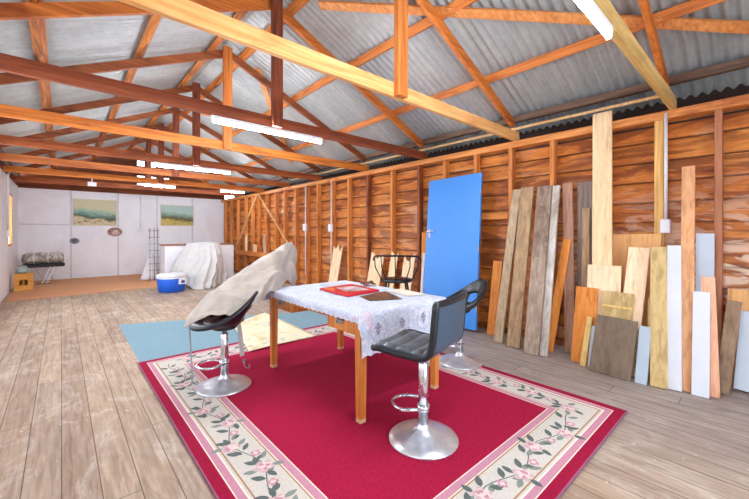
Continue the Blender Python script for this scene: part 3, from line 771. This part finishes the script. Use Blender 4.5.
# stations: front hem, front flank, crest, back flank, back hem
ST = [
 [(.76, 3.22, .52), (.80, 3.32, .56), (.88, 3.46, .585), (.98, 3.58, .57), (1.06, 3.66, .50)],
 [(.88, 3.05, .60), (.92, 3.18, .69), (1.01, 3.36, .765), (1.13, 3.54, .73), (1.22, 3.66, .58)],
 [(1.03, 2.89, .645), (1.07, 3.05, .77), (1.15, 3.24, .865), (1.26, 3.46, .87), (1.36, 3.64, .66)],
 [(1.19, 2.83, .715), (1.225, 2.97, .83), (1.28, 3.16, .925), (1.39, 3.36, 1.00), (1.47, 3.60, .82)],
 [(1.40, 2.97, .765), (1.42, 3.08, .90), (1.46, 3.18, .985), (1.53, 3.34, 1.075), (1.59, 3.56, .95)],
 [(1.58, 3.12, .775), (1.595, 3.17, .93), (1.63, 3.24, 1.05), (1.69, 3.38, 1.135), (1.72, 3.54, 1.02)],
 [(1.72, 3.30, .79), (1.735, 3.31, .96), (1.765, 3.34, 1.09), (1.81, 3.42, 1.165), (1.83, 3.54, 1.06)],
 [(1.80, 3.34, .72), (1.84, 3.35, .88), (1.87, 3.38, 1.05), (1.89, 3.46, 1.13), (1.90, 3.56, 1.0)],
 [(1.86, 3.42, .55), (1.90, 3.43, .72), (1.93, 3.46, .90), (1.93, 3.52, 1.0), (1.93, 3.6, .8)],
]
def cr(P, f):
    i = min(int(f), len(P)-2); w = f-i
    p0, p1, p2, p3 = (Vector(P[max(i-1, 0)]), Vector(P[i]), Vector(P[i+1]), Vector(P[min(i+2, len(P)-1)]))
    return .5*((2*p1)+(p2-p0)*w+(2*p0-5*p1+4*p2-p3)*w*w+(3*p1-p0-3*p2+p3)*w**3)
def canv(u, v):
    f = u*(len(ST)-1); rows = [cr([s[k] for s in ST], f) for k in range(5)]
    p = cr(rows, v*4)
    ph = 8*v + 4*u + 2.2*noise.noise(p*2.2)
    fold = (.055*(1-abs(math.sin(ph)))**1.5 - .025 + .03*(1-abs(noise.noise(p*4.5)))**6) * min(1, u*3+.4)
    p = p + Vector((.3, -.5, .8))*fold + Vector((noise.noise(p*9), noise.noise(p*9+Vector((5,0,0))), noise.noise(p*9+Vector((0,5,0)))))*.012
    valley = math.exp(-((v-(.62-.12*u))**2)/.004)*math.exp(-((u-.52)**2)/.05)
    p.z -= .11*valley
    return p
b = MB(); b.grid(canv, 90, 64)
o = solid(obj('canvas_cover', b, M['canvas']), .006, 0.)
m = o.modifiers.new('smooth', 'SUBSURF'); m.levels = 1; m.render_levels = 1
tag(o, 'crumpled grey canvas cover thrown over the left stool and up to a peak', 'canvas cover')
# tie-down straps with hooks hanging from the canvas
def strap(lab, pts, w, hook, mat):
    t = thing('strap', lab, 'strap', hook, 0, 'hooked straps hanging under the left stool')
    b = MB()
    for p, q in zip(pts, pts[1:]): b.beam(p, q, w, .003, (0, 1, 0), 0)
    obj('webbing', b, mat, t)
    h = Vector(hook)
    pr_ = [h+Vector(d) for d in ((0, 0, .085), (0, 0, .05), (.012, -.008, .03), (.03, -.02, .022), (.04, -.028, .04), (.03, -.02, .055))]
    b = MB(); b.tube(pr_, .005, 8); b.box(h.x, h.y, h.z+.09, .03, .012, .03, .003); obj('hook', b, M['dull_metal'], t)
M['web'] = plain('grey_webbing', (150,154,160), .8)
strap('thin strap with a hook hanging in front of the left stool', [(.80, 3.22, .53), (.805, 3.2, .34), (.81, 3.18, .13)], .012, (.81, 3.18, .018), M['web'])
strap('wider grey strap with a clamp hook hanging behind the left stool column', [(1.22, 3.30, .56), (1.24, 3.26, .36), (1.25, 3.24, .16)], .04, (1.27, 3.24, .018), plain('canvas_strap', (190,186,180), .9))

# ------------------------------------------------- things along the far wall
# crate with a hand hole
t = thing('wooden_crate', 'small yellow wooden crate with a dark hand hole, by the white left wall', 'crate', (-.62, 11.1, .013))
M['crate'] = wood('crate_timber', (214,150,60), (240,184,96), 'x', off=3)
cx, cy, z0, w, d, h, th = -.62, 11.12, .014, .30, .30, .36, .015
b = MB(); yf = cy-d/2
b.box(cx, yf, z0+h*.17, w, th, h*.34); b.box(cx, yf, z0+h*.83, w, th, h*.34); b.box(cx-w*.36, yf, z0+h*.5, w*.28, th, h*.32); b.box(cx+w*.36, yf, z0+h*.5, w*.28, th, h*.32)
b.box(cx, yf+.001, z0+h*.5, .02, th*.8, h*.32)
obj('front_panel', b, M['crate'], t)
for x in (cx-w/2+th/2, cx+w/2-th/2):
    b = MB(); b.box(x, cy+th/2, z0+h/2, th, d-th, h); obj('side_panel', b, M['crate'], t)
b = MB(); b.box(cx, cy+d/2, z0+h/2, w-2*th, th, h); obj('back_panel', b, M['crate'], t)
b = MB(); b.box(cx, cy, z0+.01, w-2*th, d-2*th, .016); obj('bottom_panel', b, M['black'], t)
b = MB(); b.box(cx, cy+.0, z0+h+.006, w, d+.012, .012, .003); obj('lid', b, M['crate'], t)
b = MB(); b.box(cx-.02, cy-.02, z0+h+.085, .2, .2, .14, .04); b.mi = 1; b.tube([(cx-.08, cy-.02, z0+h+.155), (cx+.04, cy-.02, z0+h+.165)], .035, 10)
tag(obj('tin_box', b, [plain('silver_teal_tin', (168,196,198), .3, .4), M['dull_metal']]), 'small silvery teal tin sitting on the wooden crate', 'tin')
# padded folding bench with a bundle on it
t = thing('folding_bench', 'black padded bench on slim steel legs near the left end of the white wall', 'bench', (-.3, 12.4, .013))
b = MB(); b.box(-.32, 12.3, .47, .80, .36, .085, .025); obj('seat_pad', b, M['black'], t)
for (p, q) in (((-.20, 12.14, .43), (-.36, 12.02, .014)), ((-.12, 12.14, .43), (-.27, 12.02, .014)), ((-.5, 12.44, .43), (-.3, 12.6, .014)), ((-.25, 12.44, .43), (-.15, 12.6, .014))):
    b = MB(); b.tube([p, q], .016, 8); obj('leg', b, M['pvc'], t)
b = MB(); b.tube([(-.46, 12.02, .03), (-.17, 12.02, .03)], .014, 8); obj('foot_bar', b, M['dull_metal'], t)
b = MB()
def bundle(u, v):
    a = 2*PI*v; x = -.72+.78*u; r = .17*(1-.25*(2*u-1)**6)
    p = Vector((x, 12.3+1.15*r*math.cos(a), .652+r*math.sin(a)*.8))
    return p+Vector((0, noise.noise(p*8), noise.noise(p*9+Vector((3,3,3)))))*.03
b.grid(bundle, 40, 28); bmesh.ops.remove_doubles(b.bm, verts=b.bm.verts, dist=1e-4)
tn = NT('camouflage_bag'); nn = tn.noise(tn.coord(), 6., 4., .6, 1.)
bg = tag(obj('bundle', b, tn.out(tn.ramp(nn, [(.4, lin((118,110,100))), (.5, lin((168,160,146))), (.62, lin((204,206,206))), (.7, lin((142,134,118)))]), .5)), 'grey-brown rolled bundle lying on the black padded bench', 'bundle')
for x in (-.48, -.22):
    b = MB(); b.tube([(x+.03*math.cos(a_), 12.3+.205*math.cos(a_), .652+.148*math.sin(a_)) for a_ in [2*PI*k/24 for k in range(24)]], .012, 8, True)
    so = obj('strap', b, M['pvc'], None); so.parent = bg
# white counter beneath the dust sheet
t = thing('white_cabinet', 'long low white cabinet with a brown top, mostly under the dust sheet', 'cabinet', (3.05, 10.5, .0))
b = MB(); b.box(2.9, 10.75, .475, 1.76, .6, .95, .006); obj('body', b, M['white_wall'], t)
b = MB(); b.box(2.9, 10.75, .965, 1.8, .64, .03, .004); obj('counter_top', b, wood('brown_top', (130,80,60), (170,112,84), 'x'), t)
# the dust sheet: lies over the cabinet and falls forward to the floor
M['dust'] = plain('dust_sheet', (206,204,200), .9, 0., .05, 5., .1)
DS = [  # left to right; each: back on the cabinet, front top edge, middle, near hem, hem on floor
 [(2.55, 10.9, .988), (2.50, 10.38, .98), (2.30, 10.27, .72), (2.15, 10.17, .45), (2.05, 10.0, .22)],
 [(2.65, 10.9, .99), (2.62, 10.32, 1.0), (2.45, 9.95, .7), (2.25, 9.5, .38), (2.14, 9.25, .10)],
 [(2.80, 10.9, .99), (2.80, 10.27, 1.02), (2.68, 9.7, .74), (2.42, 9.05, .32), (2.28, 8.66, .015)],
 [(3.00, 10.9, .99), (3.00, 10.22, 1.04), (2.92, 9.6, .82), (2.68, 9.0, .4), (2.50, 8.62, .015)],
 [(3.16, 10.9, .99), (3.16, 10.27, 1.03), (3.12, 9.75, .85), (2.96, 9.25, .45), (2.80, 8.95, .015)],
 [(3.30, 10.9, .99), (3.30, 10.36, 1.0), (3.30, 10.05, .7), (3.24, 9.75, .4), (3.16, 9.5, .015)],
 [(3.36, 10.9, .988), (3.38, 10.41, .97), (3.40, 10.3, .65), (3.40, 10.1, .3), (3.38, 9.95, .02)],
]
def dust(u, v):
    f = u*(len(DS)-1); rows = [cr([s[k] for s in DS], f) for k in range(5)]
    p = cr(rows, v*4); k = max(0, v-.25)
    ph = u*30 + 1.6*noise.noise(p*1.7) + 3*v; fold = (1-abs(math.sin(ph)))**1.6
    cr2 = (1-abs(noise.noise(p*2.6)))**5
    p.y -= (.13*fold + .10*cr2)*k*1.3; p.x += .05*math.sin(u*19+5*v)*k; p.z += .05*(fold-.4)*k*(1-v)*2
    p += Vector((noise.noise(p*5), noise.noise(p*5+Vector((4,0,0))), .0))*.045*k
    p.z = max(p.z, .012); return p
b = MB(); b.grid(dust, 110, 50)
tag(solid(obj('dust_sheet', b, M['dust']), .004), 'large off-white dust sheet draped from the cabinet down to the floor', 'dust sheet')
# blue cool box
t = thing('cool_box', 'round-cornered blue cool box with a white lid in front of the dust sheet', 'cool box', (1.83, 8.80, 0))
b = MB(); b.lathe([(0, .002), (.235, .002), (.26, .02), (.29, .30), (.285, .31), (0, .31)], 36, (1.83, 8.80, 0)); obj('body', b, plain('cool_box_blue', (24,96,214), .35, 0., .05), t)
b = MB(); b.lathe([(.295, .30), (.30, .32), (.295, .37), (.25, .395), (0, .40)], 36, (1.83, 8.80, 0)); obj('lid', b, M['pvc'], t)
b = MB(); b.box(1.98, 8.545, .24, .15, .05, .13, .008); la = obj('latch', b, M['pvc'], t)
b = MB(); b.box(1.99, 8.517, .23, .07, .012, .06, .004); obj('catch', b, plain('navy_catch', (70,60,130), .4), la)
b = MB(); b.tube([(1.83+.29*math.cos(a), 8.80+.29*math.sin(a), .335+.0*a) for a in [PI*1.1+.8*PI*k/16 for k in range(17)]], .01, 8); obj('handle', b, M['dull_metal'], t)
# slim wire ladder rack and the white cloth behind it
t = thing('wire_ladder', 'slim grey wire ladder rack standing left of the dust sheet', 'rack', (1.93, 10.9, .0))
for x in (1.76, 1.86, 1.945):
    b = MB(); b.tube([(x, 10.9, .013), (x, 10.95, 1.42)], .010, 8); obj('upright', b, M['dull_metal'], t)
for k in range(8):
    z = .12+.175*k; b = MB(); b.tube([(1.72, 10.895+.035*z, z), (1.985, 10.895+.035*z, z)], .008, 8); obj('rung', b, M['dull_metal'], t)
b = MB()
def skirt(u, v):
    a = 2*PI*u; r = (.05+.17*v**1.2)*(1+.12*math.sin(7*a)*v)
    return (1.84+r*math.cos(a), 11.32+.7*r*math.sin(a), .72-.70*v)
b.grid(skirt, 56, 12); bmesh.ops.remove_doubles(b.bm, verts=b.bm.verts, dist=1e-5)
tag(solid(obj('white_cloth', b, M['pvc']), .004), 'small white cloth standing in a cone behind the wire ladder rack', 'cloth')

# -------------------------------------------------------- leaning blue door
def lean_frame(bc, tc, w):
    """basis for a flat thing standing on the floor and leaning on the wall"""
    bc, tc = Vector(bc), Vector(tc); a = (tc-bc); L = a.length; a.normalize()
    wd = Vector((0, 1, 0)); wd = (wd - a*wd.dot(a)).normalized(); nrm = wd.cross(a).normalized()
    if nrm.x > 0: nrm = -nrm
    return bc, a, wd, nrm, L
def leaning(mb, bc, tc, w, th, bev=.002, seg=1):
    bc, a, wd, nrm, L = lean_frame(bc, tc, w)
    n0 = len(mb.bm.verts)
    c = bc + a*(L/2) - nrm*(th/2)
    mb.obox(c, nrm, wd, a, th, w, L, bev)
    mb.bm.verts.ensure_lookup_table(); new = mb.bm.verts[n0:]
    zm = min(v.co.z for v in mb.bm.verts[n0:])
    return zm
bc, tcn = (3.985, 2.97, 0), (4.235, 3.035, 2.08)
t = thing('blue_door', 'bright blue flush door leaning against the bare stud wall', 'door', bc)
b = MB(); zm = leaning(b, bc, tcn, .90, .036); bmesh.ops.translate(b.bm, verts=b.bm.verts, vec=(0, 0, .002-zm)); obj('leaf', b, M['door'], t)
_, a, wd, nrm, L = lean_frame(bc, tcn, .9); O = Vector(bc)+Vector((0, 0, .002-zm))
hp = O + a*1.29 + wd*.395 + nrm*.003
b = MB(); b.obox(hp, nrm, wd, a, .006, .035, .15, .003); pl = obj('handle_plate', b, M['dull_metal'], t)
b = MB(); b.tube([hp+a*.02, hp+a*.02+nrm*.045, hp+a*.02+nrm*.05-wd*.02, hp+a*.02+nrm*.05-wd*.13], .009, 10); obj('lever', b, M['chrome'], pl)
for s_ in (.28, 1.05, 1.82):
    b = MB(); b.obox(O+a*s_-wd*.452-nrm*.012, nrm, wd, a, .03, .008, .1, .002); obj('hinge', b, M['dull_metal'], t)

# ----------------------------------------------------------- leaning boards
W = {}
def bw(key, c1, c2, c3=None, off=0., rough=.7): W[key] = wood('board_'+key, c1, c2, 'z', c3, rough, off=off); return W[key]
bw('orange', (206,120,40), (228,148,66), None, 1); bw('grey', (164,138,106), (200,176,142), (128,102,78), 2); bw('greybrown', (152,120,86), (190,158,118), (116,86,58), 3)
bw('grey2', (142,120,100), (184,164,144), (116,92,74), 4); bw('silver', (190,180,166), (222,218,210), (162,144,126), 5); bw('pinkbrown', (164,120,96), (194,152,126), None, 6)
bw('dark', (122,104,92), (156,138,124), (96,80,70), 7); bw('pale', (236,200,150), (248,220,176), None, 8); bw('ply', (226,166,100), (240,186,124), None, 9)
bw('palply', (240,206,160), (250,224,188), None, 10); bw('olive', (190,160,100), (216,190,134), (168,138,84), 11); bw('yellow', (214,176,96), (232,200,128), None, 12)
bw('mdf', (104,86,66), (124,104,82), (90,72,54), 13, .5); bw('tan', (214,152,100), (232,178,130), None, 14); bw('peach', (228,164,126), (242,192,158), None, 15); bw('brown', (136,108,84), (172,142,114), (104,80,60), 16)
W['white'] = painted_white('board_white', (216,220,226), .3); W['blue'] = painted_white('board_pale_blue', (204,216,228), .5); W['bluegrey'] = painted_white('board_blue_grey', (176,190,200), .6)
def board(lab, bc, tc, w, th, m, edge=None, cat='board'):
    b = MB(); zm = leaning(b, (bc[0], bc[1], 0), tc, w, th)
    bmesh.ops.translate(b.bm, verts=b.bm.verts, vec=(0, 0, .001-zm))
    mats = [W[m]]
    o = obj('timber_board', b, mats)
    if edge:
        mats.append(W[edge]); o.data.materials.append(W[edge])
        _, a, wd, nrm, L = lean_frame((bc[0], bc[1], 0), tc, w)
        for p in o.data.polygons:
            if abs(p.normal.dot(wd)) > .9: p.material_index = 1
    return tag(o, lab, cat, 'boards and panels leaning on the stud wall')
board('short orange board right beside the blue door', (4.06, 2.345), (4.20, 2.33, .93), .125, .022, 'orange')
board('narrow weathered grey board, first tall one right of the blue door', (3.84, 2.135), (4.20, 2.075, 1.825), .105, .03, 'grey')
board('wide grey-brown rough board, second tall one right of the blue door', (3.80, 1.925), (4.195, 1.945, 1.84), .155, .03, 'greybrown')
board('thin rusty board edge showing between the second and third tall grey boards', (3.86, 1.80), (4.22, 1.81, 1.80), .06, .02, 'orange')
board('widest dark grey weathered board, third tall one right of the blue door', (3.71, 1.685), (4.165, 1.725, 1.83), .155, .03, 'grey2')
board('silvery white-streaked board leaning at the right side of the widest grey board', (3.77, 1.578), (4.18, 1.605, 1.825), .075, .028, 'silver')
board('thin orange board leaning behind the silvery streaked board', (3.96, 1.60), (4.13, 1.475, 1.22), .085, .02, 'orange')
board('pinkish brown plank standing almost upright, right of the silvery board', (4.07, 1.425), (4.22, 1.505, 1.85), .10, .03, 'pinkbrown')
board('dark grey plank behind the pinkish brown one', (4.16, 1.30), (4.262, 1.335, 1.85), .16, .025, 'dark')
board('shorter grey-brown plank beside the tall pale plank', (4.09, 1.285), (4.215, 1.315, 1.56), .075, .022, 'greybrown')
board('tallest pale plank, reaching above the top plate of the wall', (3.99, 1.105), (4.255, 1.175, 2.56), .175, .025, 'pale')
board('wide tan plywood sheet low behind the pale plank', (4.16, .86), (4.262, .885, 1.28), .40, .012, 'ply', None, 'panel')
board('pale plywood sheet in front of the foot of the tallest plank', (3.90, 1.09), (4.05, 1.10, .97), .29, .012, 'palply', None, 'panel')
board('orange board with a square top, in front of the pale plywood sheet', (3.85, 1.24), (3.98, 1.23, .74), .20, .018, 'orange')
board('thin yellow stick leaning in front of the orange board', (3.765, 1.205), (3.91, 1.185, .46), .05, .018, 'yellow')
board('small pale blue offcut left of the brown panel', (3.80, 1.13), (3.90, 1.125, .38), .085, .012, 'blue')
po = board('olive yellow drawer front behind the top of the brown panel', (3.84, .97), (3.98, .965, .725), .245, .018, 'olive', None, 'panel')
board('dark brown hardboard panel, lowest and widest in the middle of the stack', (3.69, .965), (3.845, .945, .50), .325, .012, 'mdf', None, 'panel')
board('tilted light plywood offcut above the dark brown panel', (3.86, .885), (4.08, .82, 1.15), .165, .014, 'palply', None, 'panel')
board('blue-grey strip at the right edge of the dark brown panel', (3.705, .735), (3.83, .725, .47), .085, .016, 'bluegrey')
board('dark yellow strip behind the blue-grey strip', (3.82, .665), (3.98, .70, .70), .075, .016, 'olive')
board('olive board with pale edges beside the tall white board', (3.712, .615), (4.005, .665, 1.16), .115, .03, 'olive', 'palply')
board('tall white painted board right of the olive one', (3.755, .522), (4.02, .558, 1.18), .095, .022, 'white')
board('tall narrow tan plank between the two white painted boards', (3.80, .452), (4.20, .485, 1.89), .09, .022, 'tan')
board('shorter white painted board in front, right of the tall tan plank', (3.765, .365), (3.93, .372, .81), .105, .016, 'white')
board('peach coloured board edge at the right of the shorter white board', (3.825, .298), (3.97, .338, .93), .085, .02, 'peach')
board('pale blue-white panel upright behind the shorter white board', (4.10, .375), (4.225, .378, 1.29), .12, .014, 'blue', None, 'panel')
board('weathered brown board leaning right of the pink stud', (3.965, .258), (4.12, .192, .73), .088, .022, 'brown', 'palply')
board('large pale blue panel leaning at the far right edge', (4.11, .02), (4.205, -.02, .63), .36, .016, 'blue', None, 'panel')
board('tan plywood offcut above the large pale blue panel', (4.20, .105), (4.262, .10, .82), .28, .014, 'ply', None, 'panel')
board('thin white strip leaning beside the left edge of the blue door', (4.02, 3.50), (4.20, 3.56, .98), .05, .012, 'white')
board('brown board standing behind the left edge of the blue door', (4.16, 3.56), (4.262, 3.60, 1.30), .12, .02, 'orange')
# the drawer front's raised rail
bc2, tc2 = (3.84, .97, 0), (3.98, .965, .725); O, a, wd, nrm, L = lean_frame(bc2, tc2, .245)
b = MB(); b.obox(O+a*.60+nrm*.007, nrm, wd, a, .012, .245, .022, .002); o = obj('rail', b, W['yellow']); o.parent = po
def ragged(lab, y, z0, z1, w, m, x=4.285, lean=.03):
    b = MB(); N = 4; pts = []
    for k in range(N+1): pts.append((w*(k/N-.5), z1+random.uniform(-.16, .03)*(1 if 0 < k < N else .3)))
    low = [(w*.5, z0), (-w*.45, z0+.02)]
    prof = [(y+p[0], p[1]) for p in pts] + [(y+p[0], p[1]) for p in low]
    f = [(x-lean*(1-(p[1]-z0)/(z1-z0)), p[0], p[1]) for p in prof]; k_ = [(q[0]+.012, q[1], q[2]) for q in f]
    b.poly(f); b.poly(k_[::-1])
    for i in range(len(f)): b.poly([f[i], f[(i+1) % len(f)], k_[(i+1) % len(f)], k_[i]])
    return tag(obj('timber_offcut', b, W[m]), lab, 'offcut', 'ragged offcuts against the studs')
ragged('ragged pale offcut standing against the studs left of the metal chair, under a conduit', 5.93, .0, 1.06, .30, 'palply', 4.285, .2)
ragged('ragged pale offcut seen through the left of the metal chair back', 4.72, .0, .93, .34, 'palply', 4.285, .2)
ragged('narrow yellowish offcut seen through the middle of the metal chair back', 4.28, .0, .98, .16, 'pale', 4.285, .2)
ragged('ragged pale offcut seen through the right of the metal chair back', 3.93, .0, .97, .24, 'palply', 4.285, .2)
# odds and ends on the far rail of the stud wall
for (y, h, w, m, lab) in ((9.45, .52, .06, 'silver', 'silvery tube end standing on the far rail of the stud wall'), (10.1, .22, .2, 'pale', 'pale timber block lying on the far rail of the stud wall'), (10.75, .5, .09, 'palply', 'pale upright offcut on the far rail, under the crossed braces')):
    b = MB(); b.box(XR-.125, y, .7255+h/2, .035, w, h, .004); tag(obj('offcut', b, W[m]), lab, 'offcut', 'offcuts on the far rail')

# ------------------------------------------------------------ light and view
w = bpy.data.worlds.new('World'); bpy.context.scene.world = w; w.use_nodes = True
nt = w.node_tree; bgn = nt.nodes['Background']; bgn.inputs[0].default_value = lin((232,241,255)); bgn.inputs[1].default_value = 5.6

cam = bpy.data.cameras.new('camera'); co = bpy.data.objects.new('camera', cam); C.objects.link(co)
cam.sensor_width = 36.; cam.sensor_fit = 'HORIZONTAL'; cam.lens = 352./749.*36.
cam.shift_y = -17./749.; cam.clip_start = .05
th_ = math.atan(313.5/352.)
co.location = (0, 0, 1.3); co.rotation_euler = (PI/2, 0, -th_)
sc = bpy.context.scene; sc.camera = co
sc.view_settings.view_transform = 'Standard'; sc.view_settings.look = 'None'; sc.view_settings.gamma = 1.; sc.view_settings.use_curve_mapping = False
sc.view_settings.exposure = .13
try:
    sc.cycles.use_denoising = True; sc.cycles.max_bounces = 8; sc.cycles.diffuse_bounces = 6; sc.cycles.sample_clamp_indirect = 8.
except Exception: pass
